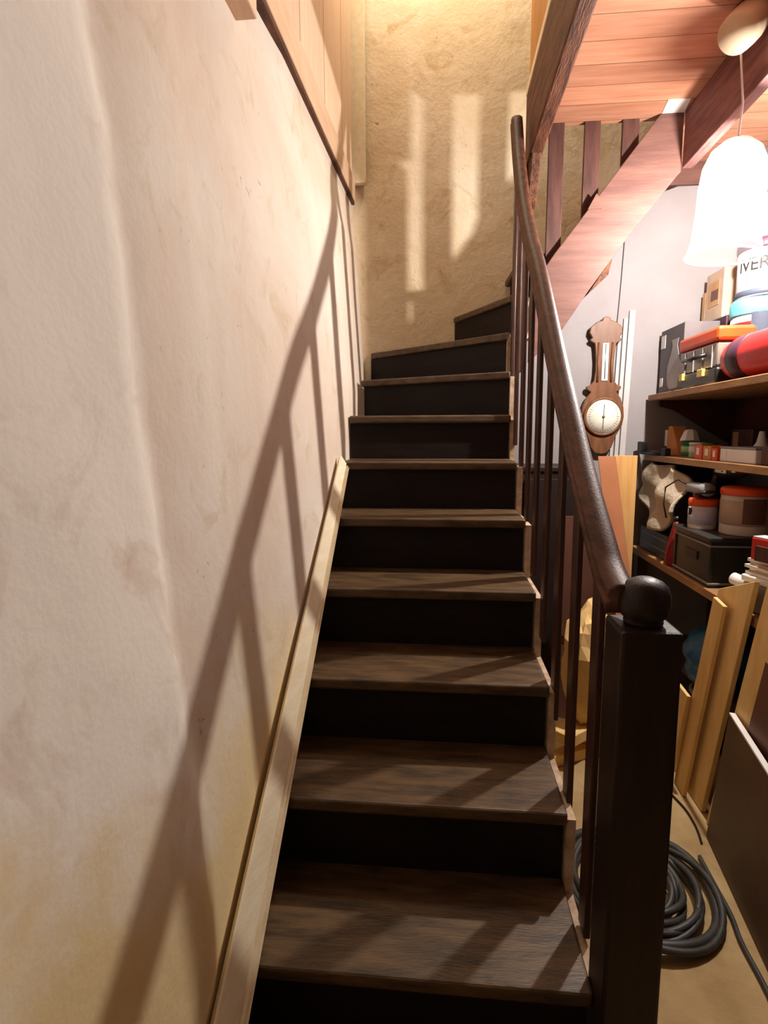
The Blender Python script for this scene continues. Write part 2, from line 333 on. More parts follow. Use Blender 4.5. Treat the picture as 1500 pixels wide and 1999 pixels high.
# boarding on the left wall above the stair
lp = thing('wall_boarding', (-.03, 2.1, 2.4), 'pinkish tongue and groove boarding high on the left wall', 'panelling')
bz = lambda y: 2.566+(y-1.675)*.0585
pb = MB(); pb.prism([(-.2, .9, bz(.9)+.01), (-.2, 3.25, bz(3.25)+.01), (-.2, 3.25, 3.9), (-.2, .9, 3.9)], (.116, 0, 0)); pb.build('board_panel', 'panel', lp)
tb = MB(); tb.prism([(-.2, .9, bz(.9)), (-.2, 3.30, bz(3.30)), (-.2, 3.30, bz(3.30)+.115), (-.2, .9, bz(.9)+.115)], (.126, 0, 0)); tb.build('bottom_rail', 'panel_trim', lp, .003)
eb = MB(); eb.prism([(-.2, .9, bz(.9)-.014), (-.2, 3.30, bz(3.30)-.014), (-.2, 3.30, bz(3.30)-.0005), (-.2, .9, bz(.9)-.0005)], (.122, 0, 0)); eb.build('lower_edge', 'beam', lp)['label'] = 'dark brown lower edge'
eb = MB(); eb.prism([(-.2, .9, bz(.9)+.1155), (-.2, 3.30, bz(3.30)+.1155), (-.2, 3.30, bz(3.30)+.121), (-.2, .9, bz(.9)+.121)], (.121, 0, 0)); eb.build('upper_edge', 'beam', lp)['label'] = 'thin dark joint line'
MB().box(-.16, -.018, 3.305, 3.342, bz(3.30)+.10, 3.9).build('corner_post', 'cream', lp, .003)
br = MB(); br.prism([(-.13, 1.505, 2.407), (-.05, 1.505, 2.407), (-.05, 1.505, 2.49), (-.13, 1.505, 2.49)], (0, -.5, 0))
tag(br.build('wooden_batten', 'panel_trim', bevel=.004), 'sawn end of a short brown batten high on the left wall', 'batten')

# ------------------------------------------------------------------ staircase
st = thing('staircase', (.35, .5, 0), 'dark winding staircase with handrail, square balusters and newel beside the plaster wall', 'staircase')
F = {}                                            # front edge (left, right) of each tread
for k in range(-0, 8): F[k] = ((0.0, Yk(k)), (W, Yk(k)))
F[8] = ((-.0, 2.915), (W, 2.585)); F[9] = ((-.0, 3.34), (.702, 2.73)); F[10] = ((.461, YB-.008), (.716, 2.85))
F[11] = ((.74, YB-.008), (.765, 2.87)); F[12] = ((1.07, YB-.008), (1.07, 2.87)); F[13] = ((1.21, YB-.008), (1.21, 2.87)); F[14] = ((1.36, YB-.008), (1.36, 2.87))
TH = .032
for k in range(0, 14):
    (l, r), (l2, r2) = F[k], F[k+1]; z = Zk(k)
    d = V((r[0]-l[0], r[1]-l[1])).normalized(); nb = V((-d.y, d.x))*.03      # back along the going
    # tuck the tread under the next riser
    d2 = V((r2[0]-l2[0], r2[1]-l2[1])).normalized(); n2 = V((-d2.y, d2.x))*.05
    poly = [(l[0], l[1]), (r[0], r[1])]
    back = [(r2[0]+n2.x, r2[1]+n2.y), (l2[0]+n2.x, l2[1]+n2.y)]
    if k == 9: back = [(r2[0]+.02, r2[1]+.03), (l2[0]+.03, YB-.008), (0, YB-.008)]
    if k >= 10: back = [(r2[0]+.04, r2[1]), (l2[0]+.04, l2[1])]
    if k in (8,): back = [(r2[0], r2[1]+.04), (l2[0], YB-.008)]
    if k == 7: back = [(r2[0], r2[1]+.05), (l2[0], l2[1]+.05)]
    wl = lambda p: (max(p[0], wallx(p[1], z)+.001), p[1])
    pts = [wl(p) for p in poly+back]
    t = MB().prism([(p[0], p[1], z-TH) for p in pts], (0, 0, TH)).build('tread', 'tread', st, .008, 3)
    # riser, set back under the nosing
    a = V(l)+nb; e = V(r)+nb; e = e-d*.004
    zb = Zk(k-1) if k > 0 else 0
    if k >= 11: a = V((l[0]+.03, l[1])); e = V((r[0]+.03, r[1]))
    if k == 10: a = V((l[0]+.01, l[1]-.001)); e = V((r[0]+.01, r[1]+.03))
    if k == 9: a = V((.0, YB-.01)); 
    ax = max(a.x, wallx(a.y, z)+.002)
    MB().prism([(ax, a.y, zb+.0005), (e.x, e.y, zb+.0005), (e.x, e.y, z-TH-.0005), (ax, a.y, z-TH-.0005)], (-d.y*.018, d.x*.018, 0)).build('riser', 'riser', st)
# cut string on the open side: saw-toothed board
pts = [(Yk(0)+.03, 0)]
for k in range(0, 8):
    y = Yk(k)+.012 if k < 8 else 2.60
    pts += [(y, Zk(k-1)-.022 if k > 0 else 0), (y, Zk(k)-.022)]
pts += [(2.59, Zk(7)-.022), (2.59, Zk(8)-.022), (2.73, Zk(8)-.022), (2.73, Zk(9)-.022), (2.80, Zk(9)-.022), (2.80, 1.62)]
for k in range(7, 1, -1): pts += [(Yk(k)+.26, Zk(k)-.33)]
pts += [(Yk(2)-.15, 0)]
cs = MB().prism([(W+.0005, y, z) for y, z in pts[1:]], (.02, 0, 0)).build('cut_string', 'string', st)
cs['label'] = 'pale worn sawtooth string'
# upper diagonal stringer
us = [(.80, 1.74), (.953, 1.893), (1.057, 2.052), (1.227, 2.289), (1.414, 2.525), (1.428, 2.54), (1.428, ZC-.002), (1.33, ZC-.002), (1.241, 2.66), (.902, 2.219), (.80, 2.07)]
s2 = MB().prism([(x, YS-.03, z) for x, z in us], (0, .032, 0)).build('upper_stringer', 'pinkwood', st, .004)
s2['label'] = 'pale pink diagonal stringer of the upper flight'
s3 = MB().prism([(1.062,YS+.003,2.045),(1.151,YS+.003,2.181),(1.165,YS+.003,2.20),(1.150,YS+.003,2.128)], (0,.12,0)).build('tread_cleat', 'beam', st)
# notched shaped block showing over the stringer
MB().prism([(1.04,YS-.034,2.40),(1.075,YS-.034,2.465),(1.095,YS-.034,2.44),(1.10,YS-.034,2.40)], (0,.006,0)).build('string_chip', 'pinkwood', st)

# boards above the upper stringer
top_line = lambda x: 2.219+(x-.902)*1.301
ub = thing('stair_boarding', (1.07, YS, 2.3), 'row of dark upright boards between diagonal stringer and planked ceiling', 'railing')
for x0, x1 in ((.868, .934), (1.022, 1.090), (1.184, 1.254)):
    MB().prism([(x0, YS+.004, top_line(x0)-.12), (x1, YS+.004, top_line(x1)-.12), (x1, YS+.004, ZC+.2), (x0, YS+.004, ZC+.2)], (0, .022, 0)).build('upright_board', 'board_dark', ub, .002)

# ------------------------------------------------------------------ railing
XR = .708
rl = st
rp0 = [(.985, 1.135), (1.06, 1.163), (1.122, 1.205), (1.30, 1.335), (1.444, 1.455), (1.6, 1.585), (1.8, 1.765), (2.0, 1.945), (2.2, 2.105), (2.41, 2.31), (2.6, 2.56), (2.70, 2.73)]
def catmull(p, n=6):
    out = []
    for i in range(len(p)-1):
        a = V(p[max(i-1, 0)]); b = V(p[i]); c = V(p[i+1]); d = V(p[min(i+2, len(p)-1)])
        for j in range(n):
            t = j/n; out.append(.5*((2*b)+(c-a)*t+(2*a-5*b+4*c-d)*t*t+(3*b-a-3*c+d)*t**3))
    return out+[V(p[-1])]
rp = catmull([(XR, y, z, ) for y, z in rp0])
prof = [(a_*.88, b_*.9) for a_, b_ in [(-.026,-.03),(-.028,-.012),(-.021,-.004),(-.028,.008),(-.024,.022),(-.010,.030),(.010,.030),(.024,.022),(.028,.008),(.021,-.004),(.028,-.012),(.026,-.03)]]
MB().sweep(rp, prof).build('handrail', 'rail', rl)
railz = lambda y: interp(y, [p[0] for p in rp0], [p[1] for p in rp0])
for y in (1.145, 1.34, 1.535, 1.735, 1.94, 2.135, 2.325, 2.525, 2.70):
    zb = ztr(y)-.13; BW = .0265
    MB().box(XR-.0005, XR+.0135, y-BW, y+BW, max(zb, .05), railz(y)-.012).build('baluster', 'bal', rl, .003)
MB().box(.742, .772, 2.80, 2.885, 1.70, 2.598).build('corner_post', 'bal', rl, .004)
# newel: square shaft, chamfered shoulders, turned neck and dome
nx, ny, nh = .744, .985, .049
nw = MB(); nw.box(nx-nh, nx+nh, ny-nh, ny+nh, 0, 1.095)
npost = nw.build('newel_post', 'newel', rl, .006)
kb = MB(); kb.lathe((nx, ny, 1.0955), [(.031,0),(.032,.005),(.031,.009),(.039,.018),(.042,.032),(.0415,.050),(.037,.064),(.028,.073),(.014,.079),(0,.0795)], 28)
kb.build('newel_cap', 'newel', npost)

# moulded cream skirting board along the stair
sk = MB(); ys = frange(.42, 2.22, .1)
ns = []
for y in ys:
    z0 = .374+(y-.983)*.7275; h = interp(y, (.6, 1.2, 2.2), (.15, .12, .062)); x0, x1 = .052-.006*(y-1), .017-.004*(y-1)
    A = V((x0, y, z0+.006)); B = V((x1, y, z0+h)); d = (B-A); q = V((d.z, 0, -d.x)).normalized()
    # face with two bead grooves near the lower edge
    ns.append([A-q*.01, A+q*.0, A+d*.09+q*.006, A+d*.14-q*.013, A+d*.22+q*.006, A+d*.28-q*.012, A+d*.36+q*.004, B-d*.03+q*.003, B, B-q*.012+V((.002, 0, -.014))])
n_ = 10; vs = [p for r_ in ns for p in r_]
fs = [(i*n_+k, (i+1)*n_+k, (i+1)*n_+(k+1)%n_, i*n_+(k+1)%n_) for i in range(len(ns)-1) for k in range(n_)]+[tuple(range(n_)), tuple((len(ns)-1)*n_+k for k in range(n_))]
sk.add(vs, fs)
tag(sk.build('skirting_board', 'cream'), 'moulded cream board lying up the stairs against the left wall', 'skirting board')

# ------------------------------------------------------------------ pendant lamp
pl = thing('pendant_lamp', (1.45, 2.41, ZC), 'lit white glass pendant lamp hanging on a cord before the shelves', 'lamp')
ax = V((.05, -.02, 1)).normalized(); LC = V((1.408, 2.30, 2.045))
sh = MB(); sh.lathe(LC, [(.126,0),(.121,.018),(.112,.055),(.107,.15),(.108,.23),(.102,.30),(.082,.35),(.048,.38),(.022,.388)], 40, ax)
# drop the flat caps: a shade is open below
sh.f = [f for f in sh.f if len(f) == 4]; sh.sm = [True]*len(sh.f)
so = sh.build('lamp_shade', 'lampglass', pl)
rim = MB(); pth = [LC+.126*(math.cos(a)*ax.orthogonal().normalized()+math.sin(a)*ax.cross(ax.orthogonal().normalized())) for a in [2*PI*i/40 for i in range(41)]]
rim.tube(pth, .0035, 6, False).build('shade_rim', 'lampglass', pl)
MB().lathe(V((1.489, 2.271, 2.32)), [(.0,.0),(.03,.002),(.034,.012),(.028,.05),(.02,.085),(.0,.087)], 20, V((-.5,.2,1))).build('lamp_holder', 'white', pl)
MB().tube([V((1.452, 2.286, 2.395)), LC+ax*.392], .012, 10).build('holder_stem', 'white', pl)
MB().tube([LC+ax*.388, V((1.415, 2.25, 2.53)), V((1.335, 2.122, 2.66))], .0035, 6).build('cord', 'cable_white', pl)
CA = (V((1.305, 2.105, 2.648))-V((1.405, 2.165, 2.757))).normalized()
MB().lathe((1.405, 2.165, 2.757), [(0, -.016), (.028, -.010), (.046, .006), (.056, .035), (.060, .07), (.060, .10), (.057, .142), (0, .144)], 32, CA).build('ceiling_cup', 'cup', pl)
MB().lathe((1.42, 2.18, ZC-.001), [(0, -.022), (.07, -.022), (.085, 0), (0, 0)], 24).build('ceiling_rose', 'beam', pl)
lb = bpy.data.lights.new('bulb_light', 'POINT'); lb.energy = BULB_W; lb.color = BULB_C; lb.shadow_soft_size = .022
lbo = bpy.data.objects.new('bulb_light', lb); COL.objects.link(lbo); lbo.location = BULB; lbo.parent = pl; lbo.matrix_parent_inverse = Matrix.Translation(-pl.location)

# ------------------------------------------------------------------ shelving along the right wall
def shelf_thing(z, y0, y1, x0, label, th=.03):
    t = thing('wall_shelf', (1.72, (y0+y1)/2, z-th), label, 'shelf')
    MB().box(x0, 1.948, y0, y1, z-th, z).build('shelf_board', 'shelf', t, .003)
    for y in (y1-.06, y0+.5):
        b = MB(); b.prism([(x0+.04, y, z-th-.0005), (1.947, y, z-th-.0005), (1.947, y, z-th-.22), (1.90, y, z-th-.22), (x0+.12, y, z-th-.05), (x0+.04, y, z-th-.03)], (0, .028, 0))
        b.build('bracket', 'shelf_back', t)
    return t
ZU, ZM, ZW = 1.615, 1.30, .80
shelf_thing(ZU, 1.3, 3.27, 1.5, 'upper pine shelf on the right wall carrying the paint tubs')
shelf_thing(ZM, 1.3, 3.27, 1.5, 'lower pine shelf on the right wall with small tins and boxes')
bp_ = MB().box(1.925, 1.948, 1.0, 3.27, ZM+.001, ZU-.031)
tag(bp_.build('back_board', 'shelf_back'), 'dark red-brown backing board between the two pine shelves', 'board')
bp_ = MB().box(1.925, 1.948, 1.0, 3.27, ZW+.001, ZM-.26)
tag(bp_.build('back_board', 'black'), 'black backing board behind the crate above the workbench', 'board')
wb = thing('workbench', (1.7, 2.3, 0), 'dark workbench with a pine top under the shelves', 'workbench')
MB().box(1.452, 1.947, 1.0, 3.27, ZW-.035, ZW).build('worktop', 'shelf', wb, .003)
for x, y in ((1.47, 3.2), (1.87, 3.2), (1.47, 1.9), (1.87, 1.9), (1.47, 1.05), (1.87, 1.05)):
    MB().box(x, x+.05, y, y+.05, 0, ZW-.0355).build('leg', 'board_dark', wb)
MB().box(1.54, 1.945, 1.12, 3.19, .30, .32).build('low_shelf', 'board_dark', wb)
MB().box(1.925, 1.945, 1.12, 3.19, .002, .76).build('back_panel', 'black', wb)

def carton(name, c, size, rz, m_, label, cat, bevel=.003, extra=None, group=None):
    """closed box standing on c (centre of its base) with a lid seam part"""
    t = thing(name, c, label, cat, group)
    sx, sy, sz = size
    MB().obox((c[0], c[1], c[2]+sz/2), sx, sy, sz, rz).build('body', m_, t, bevel)
    if extra: extra(t, c, size, rz)
    return t
def local(c, rz, p): return V((c[0], c[1], c[2])) + Matrix.Rotation(rz, 3, 'Z') @ V(p)
def faceplate(t, c, rz, face, u0, u1, v0, v1, m_, name, size, th=.0016):
    """thin printed label lying on the -x ('w') or -y ('s') face, u along the face from its left end seen from outside, v up"""
    sx, sy, sz = size
    if face == 'w': P = [(-sx/2, sy/2-u*sy, v*sz) for u, v in ((u0, v0), (u1, v0), (u1, v1), (u0, v1))]; n = (-th, 0, 0)
    else: P = [(-sx/2+u*sx, -sy/2, v*sz) for u, v in ((u0, v0), (u1, v0), (u1, v1), (u0, v1))]; n = (0, -th, 0)
    R = Matrix.Rotation(rz, 3, 'Z')
    return MB().prism([local(c, rz, p)+R@V(n)*.02 for p in P], R@V(n)).build(name, m_, t)

# --- upper shelf, far to near
def ex(t, c, size, rz):
    vase = [(.50, .06), (.42, .12), (.36, .25), (.38, .42), (.50, .58), (.56, .70), (.52, .80), (.80, .80), (.76, .70), (.82, .58), (.94, .42), (.96, .25), (.90, .12), (.82, .06)]
    X0 = c[0]-size[0]/2-.0002; MB().prism([(X0, c[1]+size[1]/2-u_*size[1], c[2]+v_*size[2]) for u_, v_ in vase], (-.0016, 0, 0)).build('printed_vase', 'glassgrey', t)
    faceplate(t, c, rz, 'w', .03, .22, .72, .92, 'white', 'printed_badge', size); faceplate(t, c, rz, 'w', .05, .18, .12, .26, 'white', 'printed_mark', size)
    sx, sy, sz = size
    prof = [(.08,0), (.10,.03), (.11,.1), (.085,.17), (.05,.21), (.05,.235), (.06,.25)]
carton('appliance_box', (1.63, 3.118, ZU), (.16, .295, .325), 0, 'greybox', 'grey carton printed with a pale vase at the far end of the upper shelf', 'box', extra=ex)
# tool organiser: smoky bin, orange lid, yellow latches
oc = (1.593, 2.745, ZU); t = thing('tool_case', oc, 'smoky plastic tool case with orange lid and yellow latches', 'tool case')
MB().obox((oc[0], oc[1], oc[2]+.035), .15, .40, .07, 0).build('base', 'black', t, .012)
MB().obox((oc[0], oc[1], oc[2]+.1205), .14, .38, .10, 0).build('bin', 'clearbin', t, .01)
MB().obox((oc[0], oc[1], oc[2]+.2035), .15, .40, .06, 0).build('lid', 'orange', t, .014)
for dy in (.13, -.07):
    MB().obox((oc[0]-.079, oc[1]+dy, oc[2]+.055), .014, .055 if dy < 0 else .04, .032).build('latch', 'yellow', t, .003)
MB().tube([(oc[0]-.071, oc[1]+.09, oc[2]+.13), (oc[0]-.105, oc[1]+.06, oc[2]+.12), (oc[0]-.105, oc[1]-.06, oc[2]+.12), (oc[0]-.071, oc[1]-.09, oc[2]+.13)], .009, 8).build('handle', 'black', t)
for i in range(4): MB().obox((oc[0]-.072, oc[1]-.15+i*.09, oc[2]+.115), .006, .006, .09).build('divider', 'grey', t)
# red roll
rc = V((1.592, 2.17, ZU+.0895)); t = thing('tarpaulin_roll', (1.592, 2.17, ZU), 'bright red rolled tarpaulin with a dark patch on the upper shelf', 'roll')
rb = MB(); rb.lathe(rc+V((0, .36, 0)), [(0, 0), (.05, .004), (.076, .018), (.085, .06), (.088, .3), (.085, .64), (.07, .70), (.03, .72), (0, .722)], 28, (0, -1, 0)); rb.build('roll', 'red', t)
for y in (.02, ): MB().lathe(rc+V((0, y+.26, 0)), [(.0875, 0), (.0892, .002), (.0892, .09), (.0875, .092)], 28, (0, -1, 0)).build('dark_patch', 'purple', t)
# dark purple case lying on the tool case and behind it
carton('flat_case', (1.70, 2.93, ZU+.3115), (.30, .5, .045), 0, 'purple', 'flat dark purple case lying across the boxes on the upper shelf', 'case', .006) if False else None
carton('storage_box', (1.815, 3.112, ZU), (.17, .305, .35), 0, 'purple', 'dark purple box behind the orange lidded tool case', 'box', .006)
# cardboard things behind
def ex(t, c, size, rz):
    faceplate(t, c, rz, 'w', .18, .78, .30, .80, 'card', 'printed_picture', size); faceplate(t, c, rz, 'w', .35, .75, .42, .62, 'lam2', 'printed_animal', size, .003)
carton('picture_box', (1.80, 3.125, ZU+.3505), (.12, .185, .235), 0, 'card_pale', 'pale card box with a brown printed picture on top of the purple box', 'box', extra=ex)
carton('cardboard_box', (1.80, 3.24, ZU+.3505), (.12, .036, .16), 0, 'card', 'small brown cardboard box beside the pale picture box', 'box')
# tins stacked behind the red roll
def tin(name, c, r, h, m_, lid, label, cat, band=None, n=32, lidh=.018, group=None):
    t = thing(name, c, label, cat, group)
    MB().lathe(c, [(0, 0), (r*.98, 0), (r, .004), (r, h-lidh-.001)]+[(0, h-lidh-.001)], n).build('body', m_, t)
    MB().lathe((c[0], c[1], c[2]+h-lidh), [(0, 0), (r*1.03, 0), (r*1.045, .004), (r*1.045, lidh*.75), (r*.98, lidh), (0, lidh)], n).build('lid', lid, t)
    for z0, z1, m2, nm in (band or []):
        MB().lathe((c[0], c[1], c[2]+z0), [(r+.0004, 0), (r+.0016, .0005), (r+.0016, z1-z0-.0005), (r+.0004, z1-z0)], n).build(nm, m2, t)
    return t
def arc_patch(c, r, a0, a1, z0, z1, m_, name, parent, n=10):
    P = []
    for rr in (r+.002, r+.0034):
        for z in (z0, z1):
            P += [(c[0]+rr*math.cos(a0+(a1-a0)*i/n), c[1]+rr*math.sin(a0+(a1-a0)*i/n), c[2]+z) for i in range(n+1)]
    m1 = n+1; f = []
    for i in range(n):
        f += [(i, i+1, m1+i+1, m1+i), (2*m1+i+1, 2*m1+i, 3*m1+i, 3*m1+i+1), (i, 2*m1+i, 2*m1+i+1, i+1), (m1+i, m1+i+1, 3*m1+i+1, 3*m1+i)]
    f += [(0, m1, 3*m1, 2*m1), (n, 2*m1+n, 3*m1+n, m1+n)]
    return MB().add(P, f).build(name, m_, parent)
tc_ = (1.812, 2.79, ZU); t = tin('paint_tub', tc_, .128, .375, 'tub', 'cyan', 'red and white labelled tub with cyan lid behind the red roll', 'tub', [(.19, .235, 'red', 'red_band'), (.255, .275, 'red', 'red_line')], lidh=.07)
arc_patch(tc_, .1302, PI*1.05, PI*1.12, .20, .226, 'slate', 'label_mark', t); arc_patch(tc_, .1302, PI*1.24, PI*1.5, .17, .31, 'slate', 'dark_label', t)
bc_ = (1.812, 2.775, ZU+.3765); t = tin('paint_bucket', bc_, .122, .235, 'tub', 'purple', 'white paint bucket with dark lid and the letters IVER', 'bucket', [(.006, .03, 'slate', 'dark_base')], lidh=.04)
arc_patch(bc_, .1235, PI*1.37, PI*1.56, .05, .17, 'purple', 'label_panel', t)
arc_patch(bc_, .1265, PI*1.39, PI*1.54, .06, .14, 'red', 'label_picture', t)
for i, ch in enumerate('IVER'):
    a = PI*(1.03, 1.105, 1.20, 1.30)[i]; p = V((bc_[0]+.1232*math.cos(a), bc_[1]+.1232*math.sin(a), bc_[2]+.13))
    lettering(ch, .075, p, (-math.sin(a), math.cos(a), 0), (0, 0, 1), 'ink', t)
gc_ = (1.815, 2.755, ZU+.6125); t = tin('white_tub', gc_, .112, .17, 'tub', 'pale_green', 'white tub with pale green lid on top of the paint bucket', 'tub', [(.085, .11, 'pale_green', 'green_band')])

# --- lower shelf
def bottle(name, c, prof, m_, label, cat, capprof=None, capm='white'):
    t = thing(name, c, label, cat)
    MB().lathe(c, prof, 24).build('body', m_, t)
    if capprof: MB().lathe((c[0], c[1], c[2]+prof[-1][1]+.0005), capprof, 20).build('cap', capm, t)
    return t
ob = thing('paper_bag', (1.62, 3.10, ZM), 'folded pale orange paper packet standing at the end of the lower shelf', 'packet')
MB().prism([(1.575,3.175,ZM),(1.575,3.03,ZM),(1.575,3.06,ZM+.075),(1.575,3.12,ZM+.15),(1.575,3.165,ZM+.15)], (.07,0,0)).build('packet', 'sand', ob, .006)
MB().prism([(1.574,3.17,ZM+.045),(1.574,3.20,ZM+.05),(1.574,3.20,ZM+.13),(1.574,3.168,ZM+.13)], (.05,0,0)).build('white_flap', 'white', ob)
gt = [((1.612, 2.985, ZM), .034, 'green', 'small green tin with white lid on the lower shelf'), ((1.612, 2.89, ZM), .036, 'pale_green', 'small jar with pale green label beside the green tin'), ((1.625, 2.80, ZM), .032, 'green', 'dark green tin beside the row of orange boxes')]
for c, r_, m_, lab in gt:
    t = tin('small_tin', c, r_, .07, m_, 'white' if m_ != 'green' else 'green', lab, 'tin', [(.02, .05, 'white' if m_ == 'pale_green' else 'pale_green', 'label')], 20, .01)
wc = thing('white_lamp_cup', (1.63, 3.06, ZM), 'crumpled white plastic cup tilted above the green tins', 'cup')
wc.location = (1.60, 2.985, ZM+.071)
MB().lathe((1.612, 2.985, ZM+.071), [(0, 0), (.046, 0), (.044, .012), (.03, .05), (.022, .058), (0, .058)], 8, V((.1, .2, 1)), False).build('cup', 'white', wc)
for y, h, m_, lab in ((2.70, .062, 'orange', 'orange screw box beside the dark green tin'), (2.615, .058, 'sand', 'pale orange screw box between orange boxes'), (2.545, .05, 'orange', 'low orange screw box nearest the white case')):
    c = (1.575, y, ZM)
    carton('screw_box', c, (.08, .075 if y != 2.545 else .05, h), 0, m_, lab, 'box', .002, lambda t, c, s, r_: faceplate(t, c, r_, 'w', .3, .7, .3, .8, 'white', 'label', s))
def ex(t, c, size, rz):
    faceplate(t, c, rz, 'w', .04, .2, .3, .85, 'white', 'end_label', size); MB().obox((c[0], c[1], c[2]+size[2]+.004), size[0]+.004, size[1]+.004, .008, rz).build('lid', 'grey', t, .002)
carton('flat_case', (1.60, 2.36, ZM), (.13, .27, .052), 0, 'white', 'flat grey-white plastic case on the lower shelf', 'case', .004, ex)
t = bottle('glue_bottle', (1.60, 2.50, ZM), [(0, 0), (.02, 0), (.02, .05), (.008, .062), (.005, .085)], 'orange', 'small orange glue bottle standing before the white funnel', 'bottle', [(0, 0), (.006, 0), (.003, .02), (0, .021)], 'white') if False else None
t = thing('white_funnel', (1.70, 2.53, ZM), 'white plastic funnel upside down behind the flat white case', 'funnel')
MB().lathe((1.72, 2.55, ZM), [(.06, 0), (.062, .004), (.018, .075), (.010, .12), (.007, .12), (.012, .07), (.056, .004)], 20).build('cone', 'white', t)
carton('tool_box', (1.60, 2.03, ZM), (.14, .3, .06), 0, 'board_dark', 'low dark brown box at the near end of the lower shelf', 'box', .004)
for (x, y, sz, lab, m_) in ((1.87, 2.93, (.09, .20, .13), 'brown carton at the back of the lower shelf', 'board_dark'), (1.87, 2.72, (.09, .17, .09), 'low dark carton at the back beside the brown carton', 'purple'), (1.865, 2.45, (.1, .22, .17), 'tall brown carton at the back behind the white case', 'lam2')):
    c = (x, y, ZM); carton('carton', c, sz, 0, m_, lab, 'box', .003, lambda t, c, s, r_: faceplate(t, c, r_, 'w', .1, .35, .3, .9, 'card', 'label', s))
c = (1.87, 2.46, ZM+.1705); carton('carton', c, (.09, .19, .075), .05, 'card', 'small tan carton stacked on the tall brown carton', 'box')
be = thing('bar_clamp', (1.50, 3.13, ZM), 'black bar clamp lying across the far end of the lower shelf', 'clamp')
MB().tube([(1.475, 3.25, ZM+.014), (1.52, 3.02, ZM+.014)], .013, 8).build('bar', 'black', be)
MB().obox((1.47, 3.225, ZM+.045), .03, .05, .05, .2).build('jaw', 'black', be, .004); MB().obox((1.52, 3.03, ZM+.02), .03, .04, .038, .2).build('jaw', 'black', be, .004)

# --- workbench
cr = thing('plastic_crate', (1.62, 2.46, ZW), 'dark grey stacking crate on the workbench carrying two orange lidded buckets', 'crate')
cx0, cx1, cy0, cy1, ch_ = 1.462, 1.77, 2.36, 2.72, .205
b = MB()
for a in ((cx0+.008, cx1-.008, cy0+.008, cy0+.016), (cx0+.008, cx1-.008, cy1-.016, cy1-.008)): b.box(a[0], a[1], a[2], a[3], ZW+.001, ZW+ch_-.02)
for a in ((cx0+.008, cx0+.016), (cx1-.016, cx1-.008)): b.box(a[0], a[1], cy0+.0161, cy1-.0161, ZW+.001, ZW+ch_-.02)
b.box(cx0+.016, cx1-.016, cy0+.016, cy1-.016, ZW+.001, ZW+.012); b.build('body', 'crate', cr)
for z0, z1, nm in ((ZW+.165, ZW+.172, 'rib'), (ZW+.012, ZW+.02, 'rib')):
    MB().box(cx0, cx1, cy0, cy1, z0, z1).build(nm, 'grey', cr, .002)
for x, y in ((cx0, cy0), (cx0, cy1-.02), (cx1-.02, cy0)): MB().box(x+.002, x+.018, y+.002, y+.018, ZW+.02, ZW+.165).build('corner_rib', 'crate', cr, .003)
MB().box(cx0+.003, cx0+.008, (cy0+cy1)/2-.06, (cy0+cy1)/2+.06, ZW+.09, ZW+.125).build('grip', 'black', cr, .002)
MB().box(cx0-.006, cx1+.006, cy0-.006, cy1+.006, ZW+ch_-.0195, ZW+ch_).build('lid', 'crate', cr, .005)
zl = ZW+ch_+.0005
t = tin('bucket', (1.53, 2.60, zl), .056, .13, 'bucket', 'orange', 'small bucket with orange lid and lavender label on the dark crate', 'bucket', [(.02, .09, 'lavender', 'label')], lidh=.03)
arc_patch((1.53, 2.60, zl), .0580, PI*1.02, PI*1.12, .06, .09, 'ink', 'label_mark', t)
t = tin('bucket', (1.64, 2.47, zl), .092, .19, 'bucket', 'orange', 'larger bucket with orange lid beside the small one on the crate', 'bucket', [(.04, .14, 'card_pale', 'label')], lidh=.03)
arc_patch((1.64, 2.47, zl), .0940, PI*1.32, PI*1.6, .05, .15, 'lam2', 'dark_label', t)
# cloth sack draped from behind
cl_ = thing('dust_sheet', (1.56, 3.0, ZW), 'beige crumpled dust sheet heaped on the far end of the workbench', 'cloth')
yy = [3.262, 3.19, 3.10, 3.0, 2.91, 2.82, 2.745]; top = [1.20, 1.262, 1.25, 1.258, 1.25, 1.225, 1.19]; bot = [1.12, 1.07, 1.02, .937, .937, 1.03, 1.05]
b = MB(); P = []; nz_ = 22
y0s, t0s, b0s = yy[::-1], top[::-1], bot[::-1]
yy = [yy[0]+(yy[-1]-yy[0])*i/34 for i in range(35)]
for i, y in enumerate(yy):
    zt = interp(y, y0s, t0s)+.006*noise.noise(V((y*20, 1, 0))); zb_ = interp(y, y0s, b0s)+.006*noise.noise(V((y*20, 7, 0)))
    for j in range(nz_):
        f = j/(nz_-1); z = zb_+(zt-zb_)*f
        fold = .016*math.sin(y*26+z*9)+.012*math.sin(y*11-z*31+1)+.012*noise.noise(V((y*9, z*11, 1)))
        P.append((1.466+.045*f*f+fold, y, z))
ny_ = len(yy); F1 = [(i*nz_+j, i*nz_+j+1, (i+1)*nz_+j+1, (i+1)*nz_+j) for i in range(ny_-1) for j in range(nz_-1)]
Q = [(p[0]+.02, p[1], p[2]) for p in P]
nP = len(P); ring = [i*nz_ for i in range(ny_)]+[(ny_-1)*nz_+j for j in range(1, nz_)]+[i*nz_+nz_-1 for i in range(ny_-2, -1, -1)]+[j for j in range(nz_-2, 0, -1)]
b.add(P+Q, F1+[tuple(v+nP for v in reversed(f)) for f in F1]+[(ring[i], ring[(i+1)%len(ring)], ring[(i+1)%len(ring)]+nP, ring[i]+nP) for i in range(len(ring))], True)
b.build('sheet', 'cloth', cl_)
